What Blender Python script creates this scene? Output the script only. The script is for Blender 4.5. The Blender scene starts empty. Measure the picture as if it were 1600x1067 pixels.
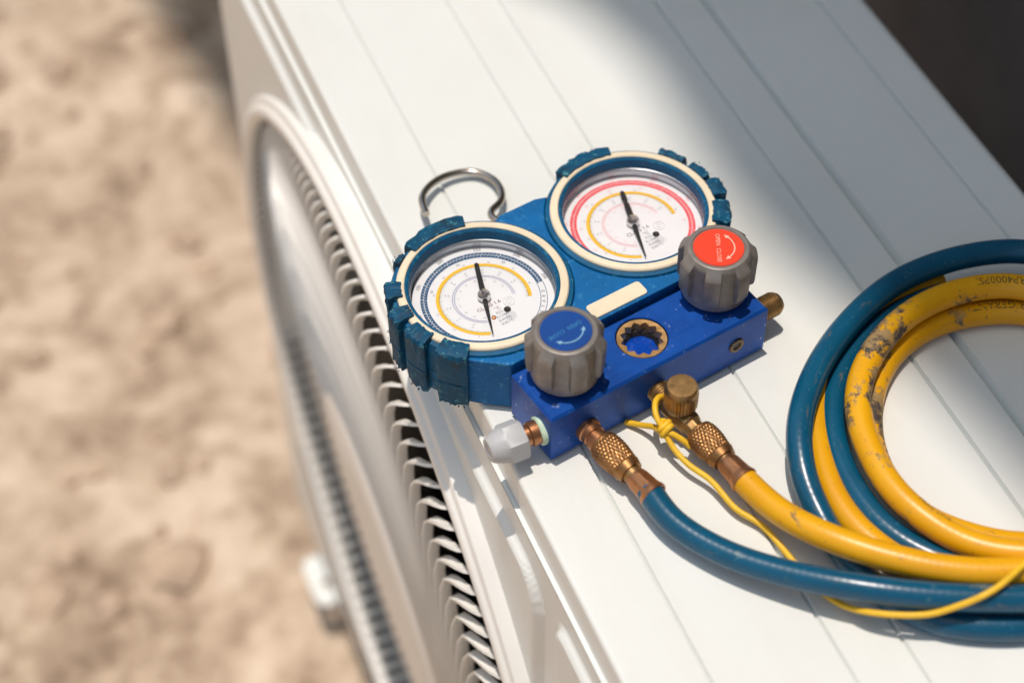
import bpy, math, random
from mathutils import Vector, Matrix
R = math.radians
random.seed(7)
scene = bpy.context.scene
col = scene.collection
H = 0.70                     # height of the unit's top panel above the ground

# ------------------------------------------------------------------ camera
cam_d = bpy.data.cameras.new('camera')
cam = bpy.data.objects.new('camera', cam_d)
col.objects.link(cam)
scene.camera = cam
pitch, roll, yaw = R(49.2562), R(-0.4625), R(21.8616)
fw = Vector((math.sin(yaw)*math.cos(pitch), math.cos(yaw)*math.cos(pitch), -math.sin(pitch)))
rt = Vector((math.cos(yaw), -math.sin(yaw), 0))
up = rt.cross(fw)
r2 = rt*math.cos(roll) + up*math.sin(roll)
u2 = -rt*math.sin(roll) + up*math.cos(roll)
m = Matrix.Identity(4)
for i in range(3):
    m[i][0], m[i][1], m[i][2] = r2[i], u2[i], -fw[i]
CAM = Vector((-0.1881, -0.4873, 0.674 + H))
m.translation = CAM
cam.matrix_world = m
cam_d.sensor_width = 36
cam_d.lens = 2927.82/1600*36
cam_d.clip_start = 0.01
cam_d.clip_end = 400
cam_d.dof.use_dof = True
cam_d.dof.aperture_fstop = 4.2
cam_d.dof.focus_distance = (Vector((0.075, 0.012, H+0.02)) - CAM).dot(fw)

# ------------------------------------------------------------------ sky and sun
sun_dir = Vector((-0.05, 0.09, 1.0)).normalized()      # towards the sun
world = bpy.data.worlds.new('World')
scene.world = world
world.use_nodes = True
wn = world.node_tree.nodes
wl = world.node_tree.links
bg = wn['Background']
sky = wn.new('ShaderNodeTexSky')
sky.sky_type = 'NISHITA'
sky.sun_disc = False
sky.sun_elevation = math.asin(sun_dir.z)
sky.sun_rotation = math.atan2(sun_dir.x, sun_dir.y)
sky.dust_density = 2.5
sky.air_density = 1.0
sky.ozone_density = 1.5
tint = wn.new('ShaderNodeMix'); tint.data_type = 'RGBA'; tint.blend_type = 'MULTIPLY'; tint.inputs[0].default_value = 1
tint.inputs[7].default_value = (.96, 1.04, .97, 1)       # green tint added to the sky so the shade looks less purple
wl.new(sky.outputs[0], tint.inputs[6]); wl.new(tint.outputs[2], bg.inputs[0])
bg.inputs[1].default_value = 0.145
sd = bpy.data.lights.new('sun', 'SUN')
sd.energy = 3.05
sd.angle = R(0.53)
sd.color = (1.0, 0.897, 0.815)
so = bpy.data.objects.new('sun', sd)
col.objects.link(so)
so.rotation_euler = sun_dir.to_track_quat('Z', 'Y').to_euler()
so.location = (0, 0, 5)
scene.view_settings.view_transform = 'Standard'
scene.view_settings.look = 'None'
scene.view_settings.exposure = 0.0
scene.view_settings.gamma = 1.0
scene.view_settings.use_curve_mapping = False

# ------------------------------------------------------------------ helpers
def lerp(a, b, t): return a + (b-a)*t

class MB:
    """collects vertices and faces; build() links them as one mesh object"""
    def __init__(s): s.v = []; s.f = []; s.uv = None
    def add(s, vs, fs, M=None):
        o = len(s.v)
        for p in vs:
            p = Vector(p)
            s.v.append(M @ p if M else p)
        for f in fs: s.f.append([i+o for i in f])
        return s
    def box(s, x0, y0, z0, x1, y1, z1, M=None):
        return s.add([(x0,y0,z0),(x1,y0,z0),(x1,y1,z0),(x0,y1,z0),(x0,y0,z1),(x1,y0,z1),(x1,y1,z1),(x0,y1,z1)],
                     [(0,3,2,1),(4,5,6,7),(0,1,5,4),(1,2,6,5),(2,3,7,6),(3,0,4,7)], M)
    def lathe(s, prof, n=48, M=None, cap0=False, cap1=False, rmod=None, close=False):
        vs = []; fs = []
        for k, (r, z) in enumerate(prof):
            for i in range(n):
                a = 2*math.pi*i/n
                rr = r*(rmod(a, z) if rmod else 1)
                vs.append((rr*math.cos(a), rr*math.sin(a), z))
        K = len(prof)
        for k in range(K if close else K-1):
            for i in range(n):
                j = (i+1) % n; k2 = (k+1) % K
                fs.append((k*n+i, k*n+j, k2*n+j, k2*n+i))
        if cap0: fs.append(tuple(range(n-1, -1, -1)))
        if cap1: fs.append(tuple(range((K-1)*n, K*n)))
        return s.add(vs, fs, M)
    def prism(s, poly, z0, z1, M=None):
        n = len(poly)
        vs = [(p[0], p[1], z0) for p in poly] + [(p[0], p[1], z1) for p in poly]
        fs = [tuple(range(n-1, -1, -1)), tuple(range(n, 2*n))]
        for i in range(n):
            j = (i+1) % n
            fs.append((i, j, n+j, n+i))
        return s.add(vs, fs, M)
    def sector(s, r0, r1, a0, a1, z0, z1, n=10, M=None):
        """solid ring sector, angles in degrees"""
        vs = []; fs = []
        for i in range(n+1):
            a = R(lerp(a0, a1, i/n)); c, q = math.cos(a), math.sin(a)
            vs += [(r0*c, r0*q, z0), (r1*c, r1*q, z0), (r1*c, r1*q, z1), (r0*c, r0*q, z1)]
        for i in range(n):
            b = i*4
            for k in range(4):
                fs.append((b+k, b+(k+1) % 4, b+4+(k+1) % 4, b+4+k))
        fs.append((3, 2, 1, 0)); b = n*4; fs.append((b, b+1, b+2, b+3))
        return s.add(vs, fs, M)
    def flat(s, r0, r1, a0, a1, z, n=None, M=None):
        n = n or max(2, int(abs(a1-a0)/4)+1)
        vs = []; fs = []
        for i in range(n+1):
            a = R(lerp(a0, a1, i/n)); c, q = math.cos(a), math.sin(a)
            vs += [(r0*c, r0*q, z), (r1*c, r1*q, z)]
        sgn = 1 if a1 > a0 else -1
        for i in range(n):
            q = (2*i, 2*i+1, 2*i+3, 2*i+2)
            fs.append(q if sgn > 0 else q[::-1])
        return s.add(vs, fs, M)
    def tick(s, r0, r1, a, w, z):
        a = R(a); d = Vector((math.cos(a), math.sin(a), 0)); p = Vector((-d.y, d.x, 0))*w/2; o = Vector((0, 0, z))
        return s.add([d*r0-p+o, d*r1-p+o, d*r1+p+o, d*r0+p+o], [(0, 1, 2, 3)])
    def tube(s, path, r, n=12, caps=True, uv=False):
        P = [Vector(p) for p in path]; N = len(P)
        rad = r if callable(r) else (lambda t: r)
        T = [(P[min(i+1, N-1)]-P[max(i-1, 0)]).normalized() for i in range(N)]
        nrm = Vector((0, 0, 1))
        if abs(T[0].dot(nrm)) > .95: nrm = Vector((1, 0, 0))
        nrm = (nrm - T[0]*nrm.dot(T[0])).normalized()
        vs = []; fs = []
        L = 0; s.uvl = []
        for i in range(N):
            if i: L += (P[i]-P[i-1]).length
            nrm = (nrm - T[i]*nrm.dot(T[i])).normalized()
            b = T[i].cross(nrm)
            for k in range(n):
                a = 2*math.pi*k/n
                vs.append(P[i] + (nrm*math.cos(a)+b*math.sin(a))*rad(i/(N-1)))
            s.uvl.append(L)
        for i in range(N-1):
            for k in range(n):
                fs.append((i*n+k, i*n+(k+1) % n, (i+1)*n+(k+1) % n, (i+1)*n+k))
        if caps:
            fs.append(tuple(range(n-1, -1, -1))); fs.append(tuple(range((N-1)*n, N*n)))
        if uv: s.uv = (n, s.uvl)
        return s.add(vs, fs)
    def build(s, name, mat, parent=None, loc=(0,0,0), smooth=35, bevel=None):
        me = bpy.data.meshes.new(name)
        me.from_pydata([tuple(v) for v in s.v], [], s.f)
        me.update()
        if s.uv:
            n, Ls = s.uv
            l = me.uv_layers.new(name='UVMap')
            for poly in me.polygons:
                ks = [me.loops[li].vertex_index % n for li in poly.loop_indices]
                wrap = max(ks)-min(ks) > 1
                for li in poly.loop_indices:
                    vi = me.loops[li].vertex_index
                    k = vi % n
                    if wrap and k == 0: k = n
                    l.data[li].uv = (Ls[min(vi//n, len(Ls)-1)], k/n)
        if smooth is not None:
            me.polygons.foreach_set('use_smooth', [True]*len(me.polygons))
            me.set_sharp_from_angle(angle=R(smooth))
        if mat: me.materials.append(mat)
        o = bpy.data.objects.new(name, me)
        col.objects.link(o)
        o.location = loc
        if parent: o.parent = parent
        if bevel:
            b = o.modifiers.new('bevel', 'BEVEL'); b.width = bevel; b.segments = 2; b.limit_method = 'ANGLE'; b.angle_limit = R(40)
        return o

def tag(o, label=None, cat=None, group=None, kind=None):
    if label: o['label'] = label
    if cat: o['category'] = cat
    if group: o['group'] = group
    if kind: o['kind'] = kind
    return o

def empty(name, loc=(0,0,0), rz=0):
    o = bpy.data.objects.new(name, None); col.objects.link(o)
    o.location = loc; o.rotation_euler = (0, 0, rz); o.empty_display_size = .05
    return o

def catmull(pts, step=0.004, smooth=2):
    P = [Vector(p) for p in pts]
    P = [P[0]*2-P[1]] + P + [P[-1]*2-P[-2]]
    out = []
    for i in range(1, len(P)-2):
        p0, p1, p2, p3 = P[i-1:i+3]
        t01 = max((p1-p0).length, 1e-6)**.5; t12 = max((p2-p1).length, 1e-6)**.5; t23 = max((p3-p2).length, 1e-6)**.5
        m1 = (p2-p1) + t12*((p1-p0)/t01 - (p2-p0)/(t01+t12))
        m2 = (p2-p1) + t12*((p3-p2)/t23 - (p3-p1)/(t12+t23))
        n = max(2, int((p2-p1).length/step))
        for k in range(n):
            t = k/n; t2 = t*t; t3 = t2*t
            out.append((2*t3-3*t2+1)*p1 + (t3-2*t2+t)*m1 + (-2*t3+3*t2)*p2 + (t3-t2)*m2)
    out.append(P[-2])
    for _ in range(smooth):
        out = [out[0]] + [(out[i-1]+out[i]*2+out[i+1])/4 for i in range(1, len(out)-1)] + [out[-1]]
    return out

def axisM(p, d):
    """matrix whose z axis runs along d from p"""
    d = Vector(d).normalized()
    return Matrix.Translation(Vector(p)) @ d.to_track_quat('Z', 'Y').to_matrix().to_4x4()

_txt_cache = {}
def text_mesh(t, size):
    """flat print: (verts, faces) of a string centred on the origin"""
    if t not in _txt_cache:
        c = bpy.data.curves.new('print', 'FONT'); c.body = t; c.align_x = 'CENTER'; c.align_y = 'CENTER'; c.resolution_u = 2
        o = bpy.data.objects.new('print', c); col.objects.link(o)
        dg = bpy.context.evaluated_depsgraph_get()
        me = o.evaluated_get(dg).to_mesh()
        _txt_cache[t] = ([tuple(v.co) for v in me.vertices], [tuple(p.vertices) for p in me.polygons])
        o.evaluated_get(dg).to_mesh_clear()
        bpy.data.objects.remove(o); bpy.data.curves.remove(c)
    vs, fs = _txt_cache[t]
    return [(v[0]*size, v[1]*size, 0) for v in vs], fs

def put_text(mb, t, size, x, y, z, rot=0):
    vs, fs = text_mesh(t, size)
    mb.add(vs, fs, Matrix.Translation((x, y, z)) @ Matrix.Rotation(R(rot), 4, 'Z'))

# ------------------------------------------------------------------ materials
class NT:
    def __init__(s, name):
        s.m = bpy.data.materials.new(name); s.m.use_nodes = True
        s.t = s.m.node_tree; s.n = s.t.nodes; s.p = s.n['Principled BSDF']
    def new(s, ty, **kw):
        o = s.n.new(ty)
        for k, v in kw.items(): setattr(o, k, v)
        return o
    def link(s, a, b): s.t.links.new(a, b)
    def coord(s, kind='Object'):
        return s.new('ShaderNodeTexCoord').outputs[kind]
    def noise(s, scale, detail=4, rough=.55, co=None, dist=0):
        n = s.new('ShaderNodeTexNoise'); n.inputs['Scale'].default_value = scale; n.inputs['Detail'].default_value = detail
        n.inputs['Roughness'].default_value = rough; n.inputs['Distortion'].default_value = dist
        if co: s.link(co, n.inputs['Vector'])
        return n.outputs['Fac']
    def ramp(s, fac, stops):
        r = s.new('ShaderNodeValToRGB'); e = r.color_ramp.elements
        while len(e) < len(stops): e.new(.5)
        for q, (p, c) in zip(e, stops):
            q.position = p; q.color = (*c, 1) if len(c) == 3 else c
        s.link(fac, r.inputs[0]); return r.outputs[0]
    def mix(s, fac, a, b, mode='MIX'):
        x = s.new('ShaderNodeMix', data_type='RGBA', blend_type=mode)
        for i, v in ((0, fac), (6, a), (7, b)):
            if hasattr(v, 'is_linked') or isinstance(v, bpy.types.NodeSocket): s.link(v, x.inputs[i])
            elif i == 0: x.inputs[0].default_value = v
            else: x.inputs[i].default_value = (*v, 1)
        return x.outputs[2]
    def math(s, op, a, b=0.0):
        x = s.new('ShaderNodeMath', operation=op)
        for i, v in ((0, a), (1, b)):
            if isinstance(v, bpy.types.NodeSocket): s.link(v, x.inputs[i])
            else: x.inputs[i].default_value = v
        return x.outputs[0]
    def bump(s, h, strength=.3, dist=.001):
        b = s.new('ShaderNodeBump'); b.inputs['Strength'].default_value = strength; b.inputs['Distance'].default_value = dist
        s.link(h, b.inputs['Height']); s.link(b.outputs[0], s.p.inputs['Normal']); return b
    def set(s, color=None, rough=None, metal=None, **kw):
        if color is not None:
            if isinstance(color, bpy.types.NodeSocket): s.link(color, s.p.inputs['Base Color'])
            else: s.p.inputs['Base Color'].default_value = (*color, 1)
        if rough is not None:
            if isinstance(rough, bpy.types.NodeSocket): s.link(rough, s.p.inputs['Roughness'])
            else: s.p.inputs['Roughness'].default_value = rough
        if metal is not None: s.p.inputs['Metallic'].default_value = metal
        for k, v in kw.items(): s.p.inputs[k].default_value = v
        return s.m
    def edge(s, lo=.52, hi=.6):
        g = s.new('ShaderNodeNewGeometry').outputs['Pointiness']
        mr = s.new('ShaderNodeMapRange'); s.link(g, mr.inputs[0]); mr.inputs[1].default_value = lo; mr.inputs[2].default_value = hi
        return mr.outputs[0]

M = {}
def simple(name, color, rough=.5, metal=0, var=.12, scale=60, bump=0, **kw):
    t = NT(name); co = t.coord()
    n = t.noise(scale, 5, .6, co)
    d = tuple(c*(1-var) for c in color); l = tuple(min(1, c*(1+var)) for c in color)
    c = t.ramp(n, [(.3, d), (.7, l)])
    if bump: t.bump(t.noise(scale*8, 3, .6, co), bump, .0004)
    M[name] = t.set(c, rough, metal, **kw)
    return M[name]

# white baked enamel with faint dust
t = NT('white_enamel'); co = t.coord()
a = t.noise(9, 5, .6, co); b = t.noise(160, 3, .6, co)
c = t.ramp(a, [(.35, (.712, .732, .700)), (.65, (.752, .772, .740))])
sp = t.ramp(t.noise(420, 2, .5, co), [(.74, (0, 0, 0)), (.80, (1, 1, 1))])
c = t.mix(t.math('MULTIPLY', sp, .3), c, (.5, .46, .42))
mp = t.new('ShaderNodeMapping'); mp.inputs['Scale'].default_value = (26, 5, 26); mp.inputs['Rotation'].default_value = (0, 0, .25); t.link(co, mp.inputs[0])
du = t.ramp(t.noise(1, 7, .65, mp.outputs[0], .3), [(.50, (0, 0, 0)), (.75, (1, 1, 1))])
c = t.mix(t.math('MULTIPLY', du, .16), c, (.60, .55, .47))
t.bump(b, .05, .0006)
M['white'] = t.set(c, .38)
simple('guard_white', (.80, .785, .735), .45, var=.04, scale=25)
simple('far_dark', (.006, .006, .007), .7)
simple('coil_dark', (.02, .02, .021), .6)
simple('fan_black', (.02, .02, .022), .5)

# blue anodised block: brushed, with bare silver chips
t = NT('blue_anodised'); co = t.coord()
mp = t.new('ShaderNodeMapping'); mp.inputs['Scale'].default_value = (60, 900, 1400); t.link(co, mp.inputs[0])
br = t.noise(1, 4, .6, mp.outputs[0])
big = t.noise(70, 4, .6, co)
c = t.ramp(big, [(.35, (.001, .062, .32)), (.65, (.002, .088, .42))])
c = t.mix(t.math('MULTIPLY', br, .30), c, (.035, .08, .35))
ch = t.math('MULTIPLY', t.ramp(t.noise(230, 6, .65, co), [(.62, (0, 0, 0)), (.67, (1, 1, 1))]), t.edge(.54, .60))
fl = t.ramp(t.noise(620, 3, .5, co), [(.86, (0, 0, 0)), (.88, (1, 1, 1))])
c = t.mix(t.math('MAXIMUM', ch, t.math('MULTIPLY', fl, .5)), c, (.40, .50, .66))
t.bump(br, .12, .0003)
rr = t.math('ADD', t.math('MULTIPLY', br, .2), .30)
M['block'] = t.set(c, rr, .35, **{'Specular IOR Level': .3})

# teal rubber boot with scuffs, dirt and pale frayed flecks
def rubber(name, base, lite, dirt, dirt_amt):
    t = NT(name); co = t.coord()
    a = t.noise(45, 5, .6, co)
    c = t.ramp(a, [(.3, tuple(x*.85 for x in base)), (.7, tuple(x*1.15 for x in base))])
    g = t.ramp(t.noise(85, 8, .7, co, .6), [(.50, (0, 0, 0)), (.66, (1, 1, 1))])
    c = t.mix(t.math('MULTIPLY', g, dirt_amt), c, dirt)
    e = t.math('MULTIPLY', t.ramp(t.noise(330, 6, .7, co), [(.57, (0, 0, 0)), (.64, (1, 1, 1))]), t.edge(.51, .58))
    f = t.ramp(t.noise(260, 6, .7, co), [(.735, (0, 0, 0)), (.78, (1, 1, 1))])
    c = t.mix(t.math('MAXIMUM', e, t.math('MULTIPLY', f, .22)), c, lite)
    o_ = t.ramp(t.noise(140, 4, .6, co), [(.76, (0, 0, 0)), (.79, (1, 1, 1))])
    c = t.mix(t.math('MULTIPLY', o_, .5), c, (.42, .16, .05))
    t.bump(t.noise(600, 5, .7, co), .35, .0006)
    M[name] = t.set(c, .52, **{'Specular IOR Level': .22})
rubber('teal_rubber', (.001, .095, .215), (.06, .27, .36), (.02, .035, .04), .35)
rubber('teal_worn_shaded', (.001, .066, .140), (.07, .27, .32), (.014, .022, .026), .75)  # grimy worn rubber, base darkened to stand for the shaded boot sides
rubber('blue_plate', (.001, .118, .335), (.08, .34, .56), (.01, .05, .11), .18)
simple('ivory', (.80, .69, .50), .45, var=.06, scale=90, bump=.06)
simple('dial_white', (.80, .81, .83), .45, var=.02, scale=60)
for nm, cc in dict(ink_blue=(.008, .075, .19), ink_yellow=(.88, .52, .03), ink_violet=(.24, .26, .45), ink_red=(.85, .05, .075), ink_pink=(.86, .42, .46),
                   ink_dark=(.05, .05, .07), ink_grey=(.26, .27, .31), ink_maroon=(.20, .05, .07), ink_white=(.82, .83, .84), ink_green=(.42, .62, .52), ink_cyan=(.03, .24, .48), ink_lightcyan=(.20, .42, .58), ink_cream=(.85, .48, .36)).items():
    simple(nm, cc, .5, var=.10, scale=500)
simple('needle_black', (.012, .012, .014), .4, var=.3, scale=300)
t = NT('bezel_steel'); co = t.coord()
mp = t.new('ShaderNodeMapping'); mp.inputs['Scale'].default_value = (30, 30, 2500); t.link(co, mp.inputs[0])
st = t.noise(1, 3, .6, mp.outputs[0])
c = t.ramp(st, [(.3, (.30, .33, .38)), (.7, (.62, .65, .70))])
M['bezel'] = t.set(c, .24, .9)
simple('chrome', (.62, .61, .60), .18, 1, var=.1, scale=200)
simple('hook_steel', (.50, .45, .39), .24, 1, var=.2, scale=120, bump=.05)
simple('copper_dot', (.55, .22, .09), .35, .7)
def brass(name, a, b, dk, rough):
    t = NT(name); co = t.coord()
    c = t.ramp(t.noise(130, 6, .65, co), [(.25, dk), (.48, a), (.75, b)])
    t.bump(t.noise(900, 3, .6, co), .08, .0003)
    M[name] = t.set(c, t.math('ADD', t.math('MULTIPLY', t.noise(200, 4, .6, co), .25), rough), .85)
brass('brass', (.33, .165, .062), (.43, .23, .09), (.10, .05, .022), .27)
brass('brass_dark', (.36, .22, .09), (.50, .31, .13), (.10, .06, .03), .28)
brass('copper', (.44, .20, .09), (.54, .26, .125), (.22, .09, .045), .22)
brass('brass_pale', (.62, .38, .16), (.72, .46, .21), (.40, .23, .09), .28)
simple('knob_grey', (.235, .215, .195), .42, .35, var=.14, scale=240, bump=.14)
simple('knob_red', (.80, .055, .022), .40, var=.05, scale=120)
simple('knob_blue', (.004, .058, .27), .35, var=.08, scale=120)
simple('white_plastic', (.46, .47, .475), .42, var=.05, scale=120, bump=.05)
simple('grease_green', (.52, .66, .48), .6, var=.15, scale=200)
simple('dark_metal', (.05, .045, .04), .4, .6, var=.4, scale=500)
simple('bolt_brown', (.16, .11, .06), .4, .7, var=.4, scale=500)
simple('sight_blue', (.003, .055, .38), .06, 0, var=.25, scale=500)

t = NT('gauge_lens')                                    # thin clear cover: mostly see-through, a little sky in it
out = t.n['Material Output']
tr = t.new('ShaderNodeBsdfTransparent'); gl = t.new('ShaderNodeBsdfGlossy'); mx = t.new('ShaderNodeMixShader'); fr = t.new('ShaderNodeFresnel')
gl.inputs['Roughness'].default_value = .06; fr.inputs['IOR'].default_value = 1.45
tr.inputs[0].default_value = (.97, .975, .98, 1)
t.link(fr.outputs[0], mx.inputs[0]); t.link(tr.outputs[0], mx.inputs[1]); t.link(gl.outputs[0], mx.inputs[2]); t.link(mx.outputs[0], out.inputs[0])
M['lens'] = t.m
t = NT('frosted_plug'); out = t.n['Material Output']
tr = t.new('ShaderNodeBsdfTransparent'); mx = t.new('ShaderNodeMixShader'); mx.inputs[0].default_value = .28
t.set((.70, .70, .69), .3)
t.link(tr.outputs[0], mx.inputs[1]); t.link(t.p.outputs[0], mx.inputs[2]); t.link(mx.outputs[0], out.inputs[0])
M['plug'] = t.m

def hose_mat(name, base, dark, scuff, scuff_lo, rough, spots=()):
    t = NT(name); co = t.coord(); uv = t.coord('UV')
    c = t.ramp(t.noise(35, 5, .6, co), [(.3, dark), (.7, base)])
    s1 = t.noise(42, 9, .72, co, .4); s2 = t.noise(11, 3, .5, co)
    s12 = t.math('ADD', t.math('MULTIPLY', s1, .62), t.math('MULTIPLY', s2, .38))
    for (pt, rad, amt) in spots:                         # rubbed patches
        vd = t.new('ShaderNodeVectorMath', operation='DISTANCE'); vd.inputs[1].default_value = pt; t.link(co, vd.inputs[0])
        mr = t.new('ShaderNodeMapRange'); t.link(vd.outputs['Value'], mr.inputs[0]); mr.inputs[1].default_value = rad*.5; mr.inputs[2].default_value = rad; mr.inputs[3].default_value = amt; mr.inputs[4].default_value = 0
        s12 = t.math('ADD', s12, mr.outputs[0])
    sc = t.ramp(s12, [(scuff_lo, (0, 0, 0)), (scuff_lo+.025, (1, 1, 1))])
    inner = t.ramp(t.noise(130, 5, .7, co), [(.42, scuff[0]), (.55, scuff[1])])
    c = t.mix(sc, c, inner)
    f = t.ramp(t.noise(380, 4, .6, co), [(.64, (0, 0, 0)), (.71, (1, 1, 1))])
    c = t.mix(t.math('MULTIPLY', f, .5), c, scuff[0])
    mp = t.new('ShaderNodeMapping'); mp.inputs['Scale'].default_value = (55, 9, 1); t.link(uv, mp.inputs[0])
    sk = t.ramp(t.noise(1, 6, .7, mp.outputs[0]), [(.60, (0, 0, 0)), (.68, (1, 1, 1))])
    c = t.mix(t.math('MULTIPLY', sk, .45), c, scuff[1])
    w = t.new('ShaderNodeTexWave', wave_type='BANDS', bands_direction='X'); w.inputs['Scale'].default_value = 95; w.inputs['Distortion'].default_value = .4
    t.link(uv, w.inputs['Vector'])
    hh = t.math('ADD', t.math('MULTIPLY', w.outputs['Fac'], .22), t.math('MULTIPLY', t.noise(500, 4, .6, co), .4))
    t.bump(t.math('SUBTRACT', hh, t.math('MULTIPLY', sc, .5)), .16, .0005)
    M[name] = t.set(c, t.math('ADD', t.math('MULTIPLY', sc, .25), rough), **{'Specular IOR Level': .5})
hose_mat('hose_blue', (.002, .088, .170), (.0015, .066, .13), ((.10, .22, .24), (.16, .14, .09)), .645, .26)
hose_mat('hose_yellow', (.80, .405, .004), (.72, .335, .003), ((.06, .05, .042), (.36, .23, .09)), .665, .36,
         [((.112, .057, .018), .055, .132), ((.074, .032, .018), .04, .105), ((.060, .000, .018), .035, .11), ((.058, -.038, .017), .03, .08), ((.020, -.03, .016), .03, .05)])
simple('cord_yellow', (.84, .50, .02), .5, var=.10, scale=200)
simple('hose_ink', (.15, .085, .02), .6)

# ground: dusty pale earth and broken rock
t = NT('dusty_ground'); co = t.coord()
n1 = t.noise(3.5, 3, .5, co, .3); n2 = t.noise(11, 5, .6, co, .8); n3 = t.noise(42, 6, .68, co, .4)
mxn = t.math('ADD', t.math('MULTIPLY', n1, .34), t.math('ADD', t.math('MULTIPLY', n2, .36), t.math('MULTIPLY', n3, .30)))
c = t.ramp(mxn, [(.37, (.17, .110, .072)), (.445, (.36, .262, .182)), (.505, (.535, .412, .298)), (.575, (.68, .55, .422))])
c = t.mix(t.ramp(t.noise(5, 4, .6, co), [(.55, (0, 0, 0)), (.75, (.55, .55, .55))]), c, (.48, .385, .28))
t.bump(t.noise(90, 8, .7, co), .35, .008)
M['ground'] = t.set(c, .95)
simple('rock', (.48, .36, .26), .95, var=.25, scale=18, bump=.3)
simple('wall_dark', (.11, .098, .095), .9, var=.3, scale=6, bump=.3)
simple('roof_grey', (.72, .70, .67), .8, var=.15, scale=4)

# ------------------------------------------------------------------ ground
def axis_coords(lo, hi, step, far):
    a = []
    x = lo
    while x <= hi: a.append(x); x += step
    s = step; L = [a[0]]; Rr = [a[-1]]
    while Rr[-1] < far: s *= 1.35; Rr.append(Rr[-1]+s)
    s = step
    while L[-1] > -far: s *= 1.35; L.append(L[-1]-s)
    return L[:0:-1] + a + Rr[1:]
from mathutils import noise as mn
gx = axis_coords(-.9, 1.0, .016, 90); gy = axis_coords(0.0, 2.2, .016, 90)
def ground_h(x, y):
    p = Vector((x, y, 0))
    f = max(0, 1-max(abs(x)-1.5, abs(y-1)-2, 0)/3)
    rocky = min(1, max(0, (y-.45)/.5))
    h = mn.fractal(p*5, .8, 2, 5)*.010*(.5+.8*rocky) + max(0, mn.noise(p*11)-.08)*.035*rocky
    k = min(1, max(0, (max(-.05-x, x-.35, -.35-y, y-.55))/.12))     # level where the unit stands
    fill_bank = min(1, max(0, (-x-3.0)/7.0)); fill_bank = fill_bank*fill_bank*(3-2*fill_bank)*6.0   # unseen rise added to block low sky and bounce warm light onto the front
    return (h-.012)*f*k - .004 + fill_bank
mb = MB()
nx, ny = len(gx), len(gy)
mb.v = [Vector((x, y, ground_h(x, y))) for y in gy for x in gx]
mb.f = [(j*nx+i, j*nx+i+1, (j+1)*nx+i+1, (j+1)*nx+i) for j in range(ny-1) for i in range(nx-1)]
g = mb.build('ground', M['ground'], smooth=80)
tag(g, kind='structure')
# loose broken stones on the earth: too many to count
mb = MB()
def blob(mb, c, r, seed):
    rnd = random.Random(seed)
    ph = (1+5**.5)/2
    ic = [(-1,ph,0),(1,ph,0),(-1,-ph,0),(1,-ph,0),(0,-1,ph),(0,1,ph),(0,-1,-ph),(0,1,-ph),(ph,0,-1),(ph,0,1),(-ph,0,-1),(-ph,0,1)]
    fs = [(0,11,5),(0,5,1),(0,1,7),(0,7,10),(0,10,11),(1,5,9),(5,11,4),(11,10,2),(10,7,6),(7,1,8),(3,9,4),(3,4,2),(3,2,6),(3,6,8),(3,8,9),(4,9,5),(2,4,11),(6,2,10),(8,6,7),(9,8,1)]
    sx, sy, sz = rnd.uniform(.8, 1.3), rnd.uniform(.8, 1.3), rnd.uniform(.45, .8)
    rz = Matrix.Rotation(rnd.uniform(0, 6.3), 4, 'Z')
    mb.add([Vector((v[0]*sx, v[1]*sy, v[2]*sz))*r/1.9*rnd.uniform(.8, 1.2) for v in ic], fs, Matrix.Translation(c) @ rz)
for i in range(900):
    x = random.uniform(-.9, .9); y = random.uniform(.45, 2.1)
    if -.06 < x < .36 and y < .6: continue
    r = random.choice([.004, .006, .008, .012, .018]) * random.uniform(.7, 1.3)
    blob(mb, (x, y, ground_h(x, y)+r*.15), r, i)
tag(mb.build('gravel', M['rock'], smooth=None), kind='stuff')

# ------------------------------------------------------------------ building that shades the back of the unit
bld = empty('building', (.5, 0, 0))
tag(bld, 'dark shaded building wall behind the white air conditioner', 'building')
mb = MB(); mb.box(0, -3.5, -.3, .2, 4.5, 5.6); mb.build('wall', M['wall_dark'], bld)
# roof slab; its front edge is a little uneven and throws the soft shade line across the top panel
mb = MB()
hgt = 5.6
edge = [(-4.0, .42), (-.55, .236), (-.126, .207), (-.078, .200), (-.027, .190), (.055, .170), (.105, .164), (.208, .168), (.235, .163), (.27, .156), (.31, .128), (.5, .10), (4.0, -.2)]
k = hgt - H
pts = [(x + sun_dir.x/sun_dir.z*k - .5, y + sun_dir.y/sun_dir.z*k) for y, x in edge]
poly = pts + [(1.6, 4.5), (1.6, -3.6)]
poly = poly[::-1]
mb.prism(poly, hgt, hgt+.14)
mb.build('roof', M['roof_grey'], bld, smooth=None)

# ------------------------------------------------------------------ air conditioner outdoor unit
ac = empty('air_conditioner', (.15, .1, 0))
tag(ac, 'white outdoor air conditioner unit with round louvred fan guard on its front', 'air conditioner')
OFF = Vector((-.15, -.1, 0))
Y0, Y1, XB = -.33, .462, .309
def part(mb, name, mat, parent=ac, **kw):
    o = mb.build(name, mat, parent, **kw)
    if parent is ac: o.location = OFF
    return o
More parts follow.
